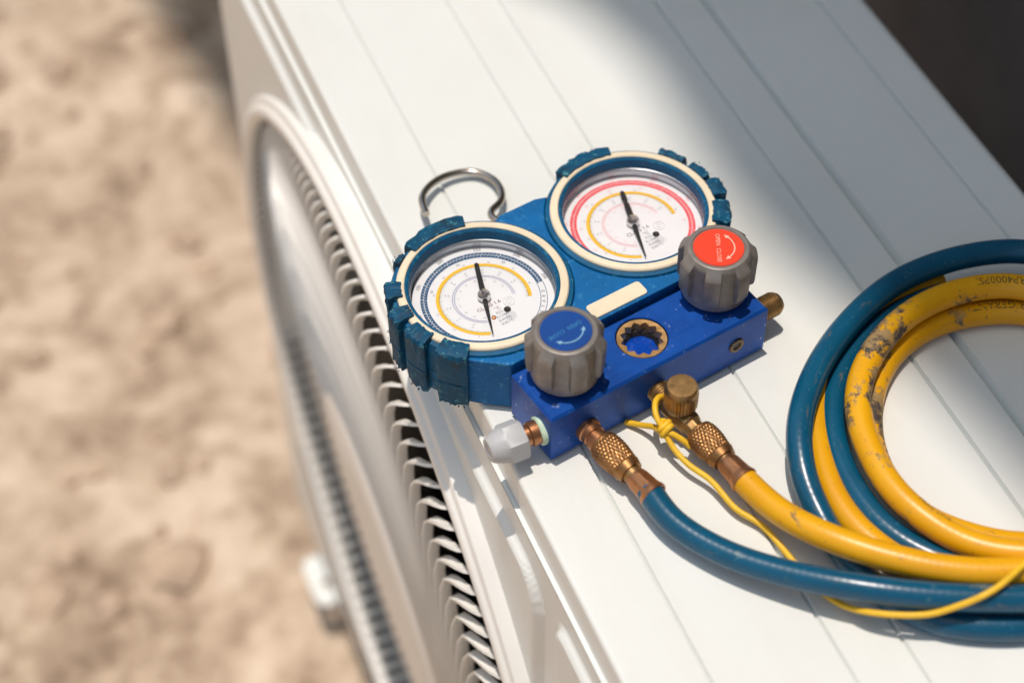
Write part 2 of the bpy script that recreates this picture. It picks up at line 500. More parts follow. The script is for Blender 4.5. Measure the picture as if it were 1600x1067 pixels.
# top cover: a pressed sheet with shallow grooves, folded down at front and back
prof = []
def arc(cx, cz, r, a0, a1, n=6):
    for i in range(n+1):
        a = R(lerp(a0, a1, i/n)); prof.append((cx+r*math.cos(a), cz+r*math.sin(a)))
prof.append((0.0, -.0195)); arc(.0022, -.0022, .0022, 180, 90); prof += [(.0028, 0), (.004, 0), (.007, 0)]
grooves = [(.0340, .0010, .0019), (.0891, .0011, .0021), (.1167, .0011, .0021), (.1978, .0012, .0030), (.2239, .0025, .0062), (.2825, .0011, .0027)]
for gx_, w, d in grooves:
    for sx, dz in ((-3, 0), (-1, 0), (-.06, -1), (.06, -1), (1, 0), (3, 0)): prof.append((gx_+sx*w, dz*d))
prof += [(XB-.016, 0), (XB-.009, 0), (XB-.007, 0)]; arc(XB-.006, -.006, .006, 90, 0, 8); prof.append((XB, -.03))
mb = MB(); n = len(prof)
ys = [Y0] + [lerp(Y0, Y1, i/40) for i in range(1, 40)] + [Y1]
mb.v = [Vector((x, y, H+z)) for y in ys for x, z in prof]
mb.f = [(j*n+i, (j+1)*n+i, (j+1)*n+i+1, j*n+i+1) for j in range(len(ys)-1) for i in range(n-1)]
for yy, sg in ((Y0, -1), (Y1, 1)):
    b = len(mb.v); mb.v += [Vector((x, yy, H+z)) for x, z in prof] + [Vector((XB, yy, H-.03)), Vector((0, yy, H-.03))]
    f = list(range(b, b+n+2)); mb.f.append(f if sg < 0 else f[::-1])
part(mb, 'top_cover', M['white'], smooth=22)
# front panel: pressed sheet with an embossed field round the fan and a second one at the service side
GC = Vector((-.003, .1725, H-.3330)); RO = .3035; RI = .262
ZB = .04                                               # bottom of the cabinet
def sd_box(y, z, y0, y1, z0, z1, r):
    dy = abs(y-(y0+y1)/2)-((y1-y0)/2-r); dz = abs(z-(z0+z1)/2)-((z1-z0)/2-r)
    return math.hypot(max(dy, 0), max(dz, 0)) + min(max(dy, dz), 0) - r
def emboss(y, z):
    h = .0024
    for (a, b, c_, d, r, hh) in ((-.0605, Y1+.05, ZB+.03, H-.0375, .022, .0042), (Y0+.02, -.079, ZB+.03, H-.0335, .010, .0038)):
        s = sd_box(y, z, a, b, c_, d, r)
        t_ = min(1, max(0, (-s)/.0025)); t_ = t_*t_*(3-2*t_)
        h += hh*t_
    return -h
mb = MB()
yc = [Y0+i*.0024 for i in range(int((Y1-Y0)/.0024)+1)] + [Y1]
zc = [H-.0205-i*.0014 for i in range(40)]
while zc[-1] > ZB: zc.append(zc[-1]-.006)
zc[-1] = ZB
NY, NZ = len(yc), len(zc)
mb.v = [Vector((emboss(y, z), y, z)) for z in zc for y in yc]
for j in range(NZ-1):
    for i in range(NY-1):
        if math.hypot((yc[i]+yc[i+1])/2-GC.y, (zc[j]+zc[j+1])/2-GC.z) < .3015: continue
        mb.f.append((j*NY+i, (j+1)*NY+i, (j+1)*NY+i+1, j*NY+i+1))
b = len(mb.v)                                          # the sheet's folded top edge
mb.v += [Vector((.004, y, zc[0]+.0006)) for y in (Y0, Y1)] + [Vector((emboss(0, zc[0]), y, zc[0]+.0006)) for y in (Y0, Y1)]
mb.f.append((b, b+2, b+3, b+1))
part(mb, 'front_panel', M['white'], smooth=60)
mb = MB(); mb.box(.002, Y0+.002, ZB, XB-.002, Y0+.004, H-.02); mb.box(.002, Y1-.004, ZB, XB-.002, Y1-.002, H-.02)
mb.box(XB-.004, Y0+.004, ZB, XB-.002, Y1-.004, H-.025); mb.box(.002, Y0+.004, ZB, XB-.004, Y1-.004, ZB+.002)
part(mb, 'cabinet', M['white'], smooth=None)
mb = MB(); mb.box(.20, Y0+.01, ZB+.01, .21, Y1-.01, H-.04)
part(mb, 'condenser_coil', M['coil_dark'], smooth=None)
# fan guard: a moulded ring and its many curved slats
GM = Matrix.Rotation(R(-90), 4, 'Y')                   # lathe z -> world -x
mb = MB()
prf = [(.3090, -.02), (.3090, .0036), (.3080, .0046), (.3052, .0049), (.3038, .0056), (.3034, .0066), (.3022, .0080), (.2988, .0086), (.2964, .0078), (.2948, .0050), (.2950, .0020), (.3005, .0010)]
mb.lathe(prf, 160, Matrix.Rotation(R(-90), 4, 'Y'), close=True)
guard = mb.build('fan_guard', M['guard_white'], ac, smooth=50)
guard.location = GC + OFF
guard.rotation_euler = (0, R(-1.0), R(-.7))
NS = 165
# one slat: runs out of the ring, rounds the corner, then sweeps in a spiral to the hub
ctl = [(.2962, .045, -.009), (.2954, .043, -.004), (.2938, .038, .001), (.2915, .030, .0052), (.2880, .020, .0082), (.2830, .010, .0104), (.2750, .002, .0122), (.2640, .000, .0132),
       (.2500, .022, .0152), (.2300, .080, .0172), (.2040, .200, .0192), (.1740, .380, .0208), (.1420, .620, .0218), (.1140, .860, .0222)]
cp = [Vector((r*math.cos(p), r*math.sin(p), a)) for r, p, a in ctl]
mb = MB(); th = .0019
for i, q in enumerate(cp):
    rad = Vector((q.x, q.y, 0)).normalized()
    d = cp[min(i+1, len(cp)-1)] - cp[max(i-1, 0)]; d.z = 0
    tn = Vector((-rad.y, rad.x, 0))
    if i >= 6: 
        d.normalize(); tn2 = Vector((d.y, -d.x, 0)); w_ = min(1, (i-5)/3); tn = (tn*(1-w_)+tn2*w_*(1 if tn2.dot(tn) > 0 else -1)).normalized()
    w = th*(1 if i < 9 else max(.6, 1-(i-8)*.08))
    rin, dep = ((-.0060, .001), (-.0060, .0015), (-.0055, .0025), (-.0045, .0035), (-.0028, .0042), (-.001, .0048), (0, .0050), (0, .0050), (0, .0056), (0, .0075), (0, .009), (0, .0095), (0, .0085), (0, .007))[i]
    bk = q.z - dep; inn = rad*rin
    wf = w*(1 if i < 6 else .55)
    for s_, z in ((-1, q.z), (1, q.z)): mb.v.append(Vector((-z, q.x+tn.x*wf/2*s_, q.y+tn.y*wf/2*s_)))
    for s_ in (1, -1): mb.v.append(Vector((-bk, q.x+inn.x+tn.x*w/2*s_, q.y+inn.y+tn.y*w/2*s_)))
for i in range(len(cp)-1):
    for k2 in range(4): mb.f.append((i*4+k2, i*4+(k2+1) % 4, i*4+4+(k2+1) % 4, i*4+4+k2))
TILT = Matrix.Translation((.0125, 0, 0)) @ Matrix.Rotation(R(3.5), 4, Vector((0, math.cos(R(200)), math.sin(R(200)))))   # the slatted dish sits a little askew in its ring
slat = mb.build('slat', M['guard_white'], guard, smooth=40)
for i in range(NS):
    c = slat if i == 0 else slat.copy()
    if i: col.objects.link(c); c.parent = guard
    c.matrix_basis = TILT @ Matrix.Rotation(2*math.pi*i/NS, 4, 'X')
mb = MB()                                               # ribs that carry the dish down the inside of the ring
mb.box(-.0045, .2938, -.0021, .036, .3000, .0021)
rib = mb.build('guard_rib', M['guard_white'], guard, smooth=None)
kk = 0
for i in range(NS):
    a_ = (360*i/NS+180) % 360 - 180
    if not -150 < a_ < 45: continue
    c = rib if kk == 0 else rib.copy()
    if kk: col.objects.link(c); c.parent = guard
    c.matrix_basis = Matrix.Rotation(2*math.pi*(i+.2)/NS, 4, 'X'); kk += 1
mb = MB(); mb.lathe([(.120, .008), (.1195, .0215), (.117, .0232), (.06, .0240), (0.0005, .0243)], 64, GM)
mb.build('hub_cap', M['guard_white'], guard, smooth=50).matrix_basis = TILT
mb = MB(); mb.lathe([(.3006, .001), (.3006, -.05), (.290, -.13)], 128, GM)
o = mb.build('fan_shroud', M['far_dark'], ac, smooth=50); o.location = GC + OFF
for i in range(3):
    mb = MB(); A = 2*math.pi*i/3
    vs = []
    for j in range(9):
        r = lerp(.05, .245, j/8)
        for k2 in range(7):
            ph = A + (k2/6-.5)*1.5 + .25*j/8
            vs.append((.065+.05*(k2/6-.5), r*math.cos(ph), r*math.sin(ph)))
    mb.add(vs, [(j*7+k2, j*7+k2+1, j*7+8+k2, j*7+7+k2) for j in range(8) for k2 in range(6)])
    o = mb.build('fan_blade', M['fan_black'], ac); o.location = GC + OFF
mb = MB(); mb.lathe([(.055, -.11), (.055, -.045), (.05, -.035), (.001, -.033)], 40, GM)
o = mb.build('fan_hub', M['fan_black'], ac); o.location = GC + OFF
# feet: bent steel rails with a bolt slot that stick out at the front
def foot(y):
    mb = MB()
    x0, x1, w, z = -.021, .33, .026, .0405
    outer = [(x0+.008, y-w), (x0+.002, y-w+.003), (x0, y-w+.008), (x0, y+w-.008), (x0+.002, y+w-.003), (x0+.008, y+w), (x1, y+w), (x1, y-w)]
    hx, hy, hr = -.0055, y-.004, .0042
    N = 24; inn = [(hx+hr*1.5*math.cos(2*math.pi*i/N), hy+hr*math.sin(2*math.pi*i/N)) for i in range(N)]
    # sheet with a real hole: connect each hole vertex to a ray on the outline
    def hit(a):
        best = None; d = Vector((math.cos(a), math.sin(a)))
        for i in range(len(outer)):
            p = Vector(outer[i]); q = Vector(outer[(i+1) % len(outer)]); e = q-p; c0 = Vector((hx, hy))
            den = d.x*e.y-d.y*e.x
            if abs(den) < 1e-9: continue
            t_ = ((p.x-c0.x)*e.y-(p.y-c0.y)*e.x)/den; u = ((p.x-c0.x)*d.y-(p.y-c0.y)*d.x)/den
            if t_ > 0 and -1e-6 <= u <= 1+1e-6 and (best is None or t_ < best): best = t_
        return (hx+d.x*best, hy+d.y*best)
    angs = sorted([2*math.pi*i/N for i in range(N)] + [math.atan2(p[1]-hy, p[0]-hx) % (2*math.pi) for p in outer])
    K = len(angs)
    for zz in (z, z-.003):
        for a in angs: mb.v.append(Vector((hx+hr*1.5*math.cos(a), hy+hr*math.sin(a), zz)))
        for a in angs: h_ = hit(a); mb.v.append(Vector((h_[0], h_[1], zz)))
    for i in range(K):
        j = (i+1) % K
        mb.f += [(i, K+i, K+j, j), (2*K+i, 2*K+j, 3*K+j, 3*K+i), (i, j, 2*K+j, 2*K+i), (K+i, 3*K+i, 3*K+j, K+j)]
    mb.box(.012, y-w, -.012, .32, y-w+.003, z-.003); mb.box(.012, y+w-.003, -.012, .32, y+w, z-.003)
    o = part(mb, 'mounting_foot', M['white'], smooth=30)
foot(.394); foot(-.235)

# ------------------------------------------------------------------ manifold gauge set
MFX, MFY, MTH = .0170, -.0217, R(10.9006)
mf = empty('manifold_gauge', (MFX, MFY, H), MTH)
tag(mf, 'blue twin dial refrigerant manifold gauge lying on the white unit', 'gauge')
MW = Matrix.Translation((MFX, MFY, H)) @ Matrix.Rotation(MTH, 4, 'Z')
MI = MW.inverted()
def mfp(mb, name, mat, parent=mf, **kw): return mb.build(name, mat, parent, **kw)
BL, BD, BT = .1203, .0322, .0302
SG = (.0613, .0176)                                     # sight glass
# block with chamfered edges and a real bore for the sight glass
def block():
    mb = MB(); N = 48; r = .0121
    hole = [(SG[0]+r*math.cos(2*math.pi*i/N), SG[1]+r*math.sin(2*math.pi*i/N)) for i in range(N)]
    cx, cy = SG
    ch = .0012
    x0, x1, y0, y1 = 0, BL, 0, BD
    angs = [2*math.pi*i/N for i in range(N)]
    def outl(a, ins):
        d = (math.cos(a), math.sin(a)); best = 9
        for (lim, k2) in ((x0+ins, 0), (x1-ins, 0), (y0+ins, 1), (y1-ins, 1)):
            if abs(d[k2]) > 1e-9:
                t_ = (lim-(cx, cy)[k2])/d[k2]
                if t_ > 1e-6: best = min(best, t_)
        return (cx+d[0]*best, cy+d[1]*best)
    corner = lambda ins: [(x1-ins, y1-ins), (x0+ins, y1-ins), (x0+ins, y0+ins), (x1-ins, y0+ins)]
    ca = [math.atan2(p[1]-cy, p[0]-cx) % (2*math.pi) for p in corner(ch)]
    allA = sorted([(a, None) for a in angs] + [(a, i) for i, a in enumerate(ca)])
    K = len(allA)
    ring = lambda f: [f(a, i) for a, i in allA]
    rows = [ring(lambda a, i: (cx+r*math.cos(a), cy+r*math.sin(a), BT-.016)),
            ring(lambda a, i: (cx+r*math.cos(a), cy+r*math.sin(a), BT-.0004)),
            ring(lambda a, i: (cx+(r+.0004)*math.cos(a), cy+(r+.0004)*math.sin(a), BT))]
    def sq(ins, z):
        return ring(lambda a, i: (*(corner(ins)[i] if i is not None else outl(a, ins)), z))
    rows += [sq(ch, BT), sq(0, BT-ch), sq(0, .0022), sq(.0008, .0014)]
    for rw in rows: mb.v += [Vector(p) for p in rw]
    for q in range(len(rows)-1):
        for i in range(K):
            j = (i+1) % K; mb.f.append((q*K+i, (q+1)*K+i, (q+1)*K+j, q*K+j))
    mb.f.append(tuple(range((len(rows)-1)*K, len(rows)*K))[::-1])
    return mb
blk = mfp(block(), 'manifold_block', M['block'], smooth=25)
# sight glass: brass ring with a twelve-point socket, dark seal, blue glass below
mb = MB(); N = 96
star = lambda a: .0089 + .0009*(1-2*abs((a*12/(2*math.pi)) % 1-.5)*2)
rows = []
for (f, z) in ((lambda a: .01175, BT-.008), (lambda a: .01175, BT-.0012), (lambda a: .0115, BT-.0007), (lambda a: star(a)+.0003, BT-.0008), (star, BT-.0014), (star, BT-.0052)):
    rows.append([(SG[0]+f(2*math.pi*i/N)*math.cos(2*math.pi*i/N), SG[1]+f(2*math.pi*i/N)*math.sin(2*math.pi*i/N), z) for i in range(N)])
for rw in rows: mb.v += [Vector(p) for p in rw]
for q in range(len(rows)-1):
    for i in range(N):
        j = (i+1) % N; mb.f.append((q*N+i, q*N+j, (q+1)*N+j, (q+1)*N+i))
mfp(mb, 'sight_ring', M['brass_pale'], blk, smooth=28)
mb = MB(); mb.lathe([(.0107, BT-.0054), (.0088, BT-.0055), (.0078, BT-.0066), (.0074, BT-.0080)], 64, Matrix.Translation((*SG, 0)), rmod=lambda a, z: 1+.03*math.sin(9*a)); mfp(mb, 'seal', M['dark_metal'], blk)
mb = MB(); mb.lathe([(.0080, BT-.0082), (.0060, BT-.0072), (.0035, BT-.0066), (.0002, BT-.0064)], 48, Matrix.Translation((*SG, 0))); mfp(mb, 'sight_glass', M['sight_blue'], blk)
# plug screw on the front face
mb = MB(); mb.lathe([(.0042, -.002), (.0042, .0004), (.0038, .0009), (.0024, .0009), (.0020, .0002), (.0002, .0002)], 28, axisM((.1032, 0, .0150), (0, -1, 0))); sc_ = mfp(mb, 'plug_screw', M['bolt_brown'], blk)
mb = MB(); mb.lathe([(.0019, .00025), (.0017, .0003), (.0002, .0003)], 6, axisM((.1032, 0, .0150), (0, -1, 0)))
mfp(mb, 'socket', M['dark_metal'], blk, smooth=None)

# body plate and rubber boots
G1, G2 = Vector((.0168, .0824, 0)), Vector((.1034, .0834, 0))
def garc(c, a0, a1, n, r=.0428): return [(c.x+r*math.cos(R(lerp(a0, a1, i/n))), c.y+r*math.sin(R(lerp(a0, a1, i/n)))) for i in range(n+1)]
plate_poly = [(-.0178, .0552), (-.0100, .0462), (.0022, .0356), (.1182, .0356), (.1305, .0462), (.1372, .0535)] + garc(G2, -43, -228, 44) + [(.0690, .1172), (.0490, .1172)] + garc(G1, 50, -136, 44)
mb = MB(); mb.prism(plate_poly, .0016, .0316)
plate = mfp(mb, 'body_plate', M['blue_plate'], smooth=None, bevel=.0009)
mb = MB()
rc = .0018; x0, x1, y0, y1 = .0490, .0790, .0370, .0456
po = []
for cx, cy, a0 in ((x1-rc, y1-rc, 0), (x0+rc, y1-rc, 90), (x0+rc, y0+rc, 180), (x1-rc, y0+rc, 270)):
    for i in range(6): a = R(a0+i*18); po.append((cx+rc*math.cos(a), cy+rc*math.sin(a)))
mb.prism(po, .0310, .0325); mfp(mb, 'label_strip', M['ivory'], plate, smooth=None, bevel=.0003)

tabsL = [(70, 115, .0372, .0442, 1), (121, 130, .0405, .0437, .3), (147, 160.5, .0376, .0448, 1.0), (169.5, 180.5, .0370, .0462, 1), (187, 202.5, .0384, .0462, 1), (210.5, 229, .0384, .0472, 1)]
tabsR = [(71.5, 113.5, .0378, .0442, 1), (18.5, 37, .0400, .0448, .8), (-3, 12.5, .0398, .0450, .8), (-21.5, -6.5, .0395, .0462, 1), (-47, -27, .0380, .0462, 1), (-88, -60, .0384, .0448, 1)]
def gauge(c, tabs, ribs, side):
    T = Matrix.Translation(c)
    rubber_m = M['teal_rubber']
    # boot: outer wall, rim and inner lip as one turned solid
    mb = MB()
    pr = [(.0426, .0012), (.0432, .0024), (.0434, .0150), (.0430, .0156), (.0434, .0162), (.0432, .0295), (.0422, .0322), (.0405, .0326), (.0363, .0326), (.0360, .0338), (.0353, .0342), (.0344, .0334), (.0341, .0310), (.0341, .0282)]
    mb.lathe(pr, 128, T, cap0=True)
    boot = mfp(mb, 'gauge', rubber_m, smooth=40)
    boot['label'] = 'low side dial with blue scale' if side < 0 else 'high side dial with red scale'
    # worn vertical ribs that wrap over the ivory ring
    for (a0, a1, r0, r1, full) in tabs:
        rnd = random.Random(int(a0*10))
        mb = MB(); n = 12
        levels = [(.0012, -.0003), (.0085, .0), (.0148, .0), (.0153, -.0006), (.0158, .0), (.026, .0002), (.0335, .0006), (.0352, .0001)]
        if full < .9: levels = levels[:5] + [(.024, 0), (.0305, .0003), (.0345, -.0003)]
        cols = []
        for i in range(n+1):
            a = R(lerp(a0, a1, i/n))
            colv = []
            edge_i = 1 if i in (0, n) else 0
            for j, (z, dr) in enumerate(levels):
                jr = rnd.uniform(-.0006, .0005)*(1.4 if j in (0, 6, 7) else .35)
                jz = rnd.uniform(-.0007, .0005)*(1 if j in (0,) else .25)
                rr = r1+dr+jr-(.0005 if edge_i else 0)
                colv.append((rr*math.cos(a), rr*math.sin(a), z+jz))
            zt = levels[-1][0]+rnd.uniform(-.0001, .0004)
            for rr, z in ((lerp(r1, r0, .5), zt+.0006), (r0+rnd.uniform(-.0004, .0003), zt+.0002), (r0+.0003, .0325), (.0422, .0318), (.0424, .0012)):
                colv.append((rr*math.cos(a), rr*math.sin(a), z))
            cols.append(colv)
        J = len(cols[0])
        for cv in cols: mb.v += [T @ Vector(p) for p in cv]
        for i in range(n):
            for j in range(J): mb.f.append((i*J+j, (i+1)*J+j, (i+1)*J+(j+1) % J, i*J+(j+1) % J))
        mb.f.append(tuple(range(J))); mb.f.append(tuple(range(n*J, n*J+J))[::-1])
        # frayed whiskers on the worn edges
        for _ in range(7):
            a = R(rnd.uniform(a0, a1)); z = rnd.choice([.0014, .0014, .0345]) ; r_ = r1+.0004
            p = Vector((r_*math.cos(a), r_*math.sin(a), z)); d = Vector((math.cos(a), math.sin(a), rnd.uniform(-.8, .8)))*rnd.uniform(.0004, .0012)
            s_ = Vector((-math.sin(a), math.cos(a), 0))*rnd.uniform(.0003, .0007)
            q_ = Vector((0, 0, .0005))
            mb.add([p-s_, p+s_, p+q_, p+d], [(0, 1, 3), (1, 2, 3), (2, 0, 3), (0, 2, 1)], T)
        mfp(mb, 'boot_rib', M['teal_worn_shaded'], boot, smooth=30)
    # ivory ring
    mb = MB(); mb.lathe([(.0402, .0318), (.0402, .0336), (.0396, .0343), (.0367, .0346), (.0362, .0342), (.0361, .0320)], 128, T); ring_ = mfp(mb, 'ivory_ring', M['ivory'], boot, smooth=40)
    # steel bezel wall, dial, lens
    mb = MB(); mb.lathe([(.0345, .0284), (.0337, .0280), (.0340, .0272), (.0335, .0266), (.0339, .0256), (.0340, .0222), (.0342, .0215)], 128, T); mfp(mb, 'bezel', M['bezel'], boot, smooth=50)
    dz = .0225
    D = Vector((c.x+.0009, c.y+.0004, 0)) if side < 0 else Vector((c.x+.0006, c.y+.0006, 0))
    mb = MB(); mb.lathe([(.0339, dz), (.0002, dz)], 96, Matrix.Translation((D.x, D.y, 0))); mfp(mb, 'dial_face', M['dial_white'], boot, smooth=None)
    mb = MB(); mb.lathe([(.0340, .0296), (.025, .03045), (.012, .0309), (.0002, .0310)], 96, T); mfp(mb, 'lens', M['lens'], boot, smooth=50)
    e = .00009
    def prt(mb, name, mat): 
        for v in mb.v: v.x += D.x; v.y += D.y
        return mfp(mb, name, M[mat], boot, smooth=None)
    if side < 0: A0, A1, ink, ink2, YE, VE, nums = 247, -11.5, 'ink_blue', 'ink_violet', -28.5, -20, 'ink_dark'
    else: A0, A1, ink, ink2, YE, VE, nums = 247, -73, 'ink_red', 'ink_pink', -13.5, 0, 'ink_pink'
    b0, b1 = (.0266, .0298) if side < 0 else (.0272, .0304)
    mb = MB(); mb.flat(b0, b1, A1, A0, dz+e); prt(mb, 'scale_band', ink)
    y0_, y1_ = .0207, .0226
    mb = MB(); mb.flat(y0_, y1_, YE, A0-1, dz+e); prt(mb, 'temperature_band', 'ink_yellow')
    mb = MB()
    for r in (.0147, .0139): mb.flat(r-.00013, r+.00013, VE, A0-3, dz+e)
    k_ = VE
    while k_ < A0-3: mb.tick(.0147, .0153, k_, .00012, dz+e); k_ += 3.1
    k_ = VE
    while k_ < A0-3: mb.tick(.0133, .0139, k_, .00010, dz+e); k_ += 4.3
    prt(mb, 'inner_scale', ink2)
    # white graduations cut into the band
    mb = MB(); mid = (b0+b1)/2
    mb.flat(mid-.00012, mid+.00012, A1, A0, dz+2*e)
    stp = 3.55 if side < 0 else 3.2
    k_ = A1; i = 0
    while k_ < A0:
        big = i % 5 == 0
        mb.tick(mid, b1-(0 if big else .0005), k_, .00030 if big else .0002, dz+2*e)
        mb.tick(b0+(0 if big else .0006), mid, k_+stp*.37, .0002, dz+2*e)
        k_ += stp; i += 1
    prt(mb, 'scale_graduation', 'ink_white')
    mb = MB(); k_ = YE; i = 0
    while k_ < A0-1:
        mb.tick(y0_-(.0006 if i % 5 == 0 else .0001), y0_+.0005, k_, .00012, dz+2*e); k_ += 1.72; i += 1
    prt(mb, 'temperature_tick', 'ink_dark')
    mb = MB(); k_ = YE
    while k_ < A0-1: mb.tick(y0_-.0012, y0_-.0003, k_, .00010, dz+e); k_ += 2.45
    prt(mb, 'refrigerant_tick', 'ink_green')
    # numerals
    mb = MB()
    if side < 0:
        for v_, a in ((150, 134.3), (200, 99), (250, 63.6), (300, 28.2), (350, -6), (100, 169)):
            r = .0317; put_text(mb, str(v_), .0025, r*math.cos(R(a)), r*math.sin(R(a)), dz+e, a-90)
        for v_, a in ((10, 137.4), (15, 87.7), (20, 36)):
            r = .0249; put_text(mb, str(v_), .0020, r*math.cos(R(a)), r*math.sin(R(a)), dz+e, a-90)
        for i, ch in enumerate('RETARD'):
            a = -56+i*6.6; r = .0282; put_text(mb, ch, .0021, r*math.cos(R(a)), r*math.sin(R(a)), dz+e, a+90)
        put_text(mb, '30', .0020, .0115, -.0262, dz+e, -66+90+66); put_text(mb, 'inHg', .0017, .0066, -.0292, dz+e, 0)
        prt(mb, 'dial_numeral', 'ink_dark')
        mb = MB()
        for r in (.0267, .0297): mb.flat(r-.00014, r+.00014, -66, A1, dz+e)
        mb.tick(.0267, .0297, -66, .0003, dz+e); prt(mb, 'retard_scale', 'ink_blue')
    else:
        for i in range(8):
            a = 221-i*37; r = .0322; put_text(mb, str(100*(i+1)), .0021, r*math.cos(R(a)), r*math.sin(R(a)), dz+e, a-90)
        for i in range(7):
            a = 190-i*36; r = .0252; put_text(mb, str(10*(i+1)), .0019, r*math.cos(R(a)), r*math.sin(R(a)), dz+e, a-90)
        prt(mb, 'dial_numeral', 'ink_pink')
        mb = MB(); put_text(mb, '35', .0022, .0118, -.0255, dz+e, 20); prt(mb, 'limit_numeral', 'ink_red')
    mb = MB()
    for i, v_ in enumerate((0, 10, 20, 30, 40, 50, 60, 70, 80)):
        a = 232-i*30; r = .0235; put_text(mb, str(v_), .0013, r*math.cos(R(a)), r*math.sin(R(a)), dz+e, a-90)
        a = 226-i*27
        for r in (.0182, .0166): put_text(mb, str(v_-10), .0013, r*math.cos(R(a-4)), r*math.sin(R(a-4)), dz+e, a-94)
    prt(mb, 'refrigerant_numeral', 'ink_grey')
    mb = MB()
    for i, v_ in enumerate((-40, -30, -20, -10, 0, 10, 20, 30, 40, 50, 60)):
        a = 240-i*23; r = .0119; put_text(mb, str(v_), .0012, r*math.cos(R(a)), r*math.sin(R(a)), dz+e, a-90)
    prt(mb, 'inner_numeral', 'ink_grey' if side < 0 else 'ink_pink')
    mb = MB(); put_text(mb, 'CLASS 1.6', .0030, -.0005, -.0050, dz+e, 0); put_text(mb, '\u00b0C', .0027, .0020, -.0084, dz+e, 0)
    prt(mb, 'class_lettering', 'ink_maroon' if side < 0 else 'ink_dark')
    mb = MB()
    for i, s_ in enumerate(('R22', 'R134A', 'R404A', 'R407C')): put_text(mb, s_, .0023, .0016, -.0110-.0024*i, dz+e, 0)
    prt(mb, 'refrigerant_lettering', 'ink_grey')
    # needle with counterweight tail, pivot cap, stop pin hole, lens plug
    na = 67.5 if side < 0 else 69.5
    d = Vector((math.cos(R(na)), math.sin(R(na)), 0)); pz = Vector((-d.y, d.x, 0))
    nz = dz+.0017
    mb = MB()
    out_ = [(.0205, .0011), (.0212, .0006), (.0215, 0), (.0212, -.0006), (.0205, -.0011), (.006, -.0013), (0, -.0016), (-.004, -.0011), (-.0238, -.00022), (-.0238, .00022), (-.004, .0011), (0, .0016), (.006, .0013)]
    po = [(d*a+pz*w)[:2] for a, w in out_]
    if side > 0:
        po = [(d*a+pz*w)[:2] for a, w in [(.0205, .0011), (.0212, .0006), (.0215, 0), (.0212, -.0006), (.0205, -.0011), (.0150, -.0014), (.0135, -.0009), (.0120, -.0014), (0, -.0016), (-.004, -.0011), (-.0238, -.00022), (-.0238, .00022), (-.004, .0011), (0, .0016), (.0125, .0013), (.0140, .0004), (.0155, .0014)]]
    mb.prism(po, nz, nz+.0005); prt(mb, 'needle', 'needle_black')
    mb = MB(); mb.lathe([(.0029, dz+.0006), (.0031, dz+.0012), (.0031, dz+.0034), (.0027, dz+.0041), (.0012, dz+.0043), (.0010, dz+.0040), (.0002, dz+.0040)], 32); prt(mb, 'pivot_cap', 'chrome')
    mb = MB(); mb.lathe([(.0017, dz+.0003), (.0015, dz+.0006), (.0004, dz+.0005), (.0002, dz+.0004)], 20, Matrix.Translation((.0055, -.0116, 0))); prt(mb, 'dial_hole_shadow', 'dark_metal')  # dark disc standing in for a dial hole and the plug's shadow
    if side < 0:
        mb = MB(); mb.lathe([(.0011, dz+.0001), (.0009, dz+.0009), (.0002, dz+.0012)], 16, Matrix.Translation((-.0026, -.0126, 0))); prt(mb, 'zero_stop', 'copper_dot')
    mb = MB(); mb.lathe([(.0028, .0311), (.0028, .0318), (.0024, .0322), (.0014, .0322), (.0011, .0317), (.0011, .0312), (.0002, .0312)], 28, Matrix.Translation((.0045, -.0145, 0))); prt(mb, 'lens_plug', 'plug')
    return boot
gauge(G1, tabsL, True, -1)
gauge(G2, tabsR, True, 1)

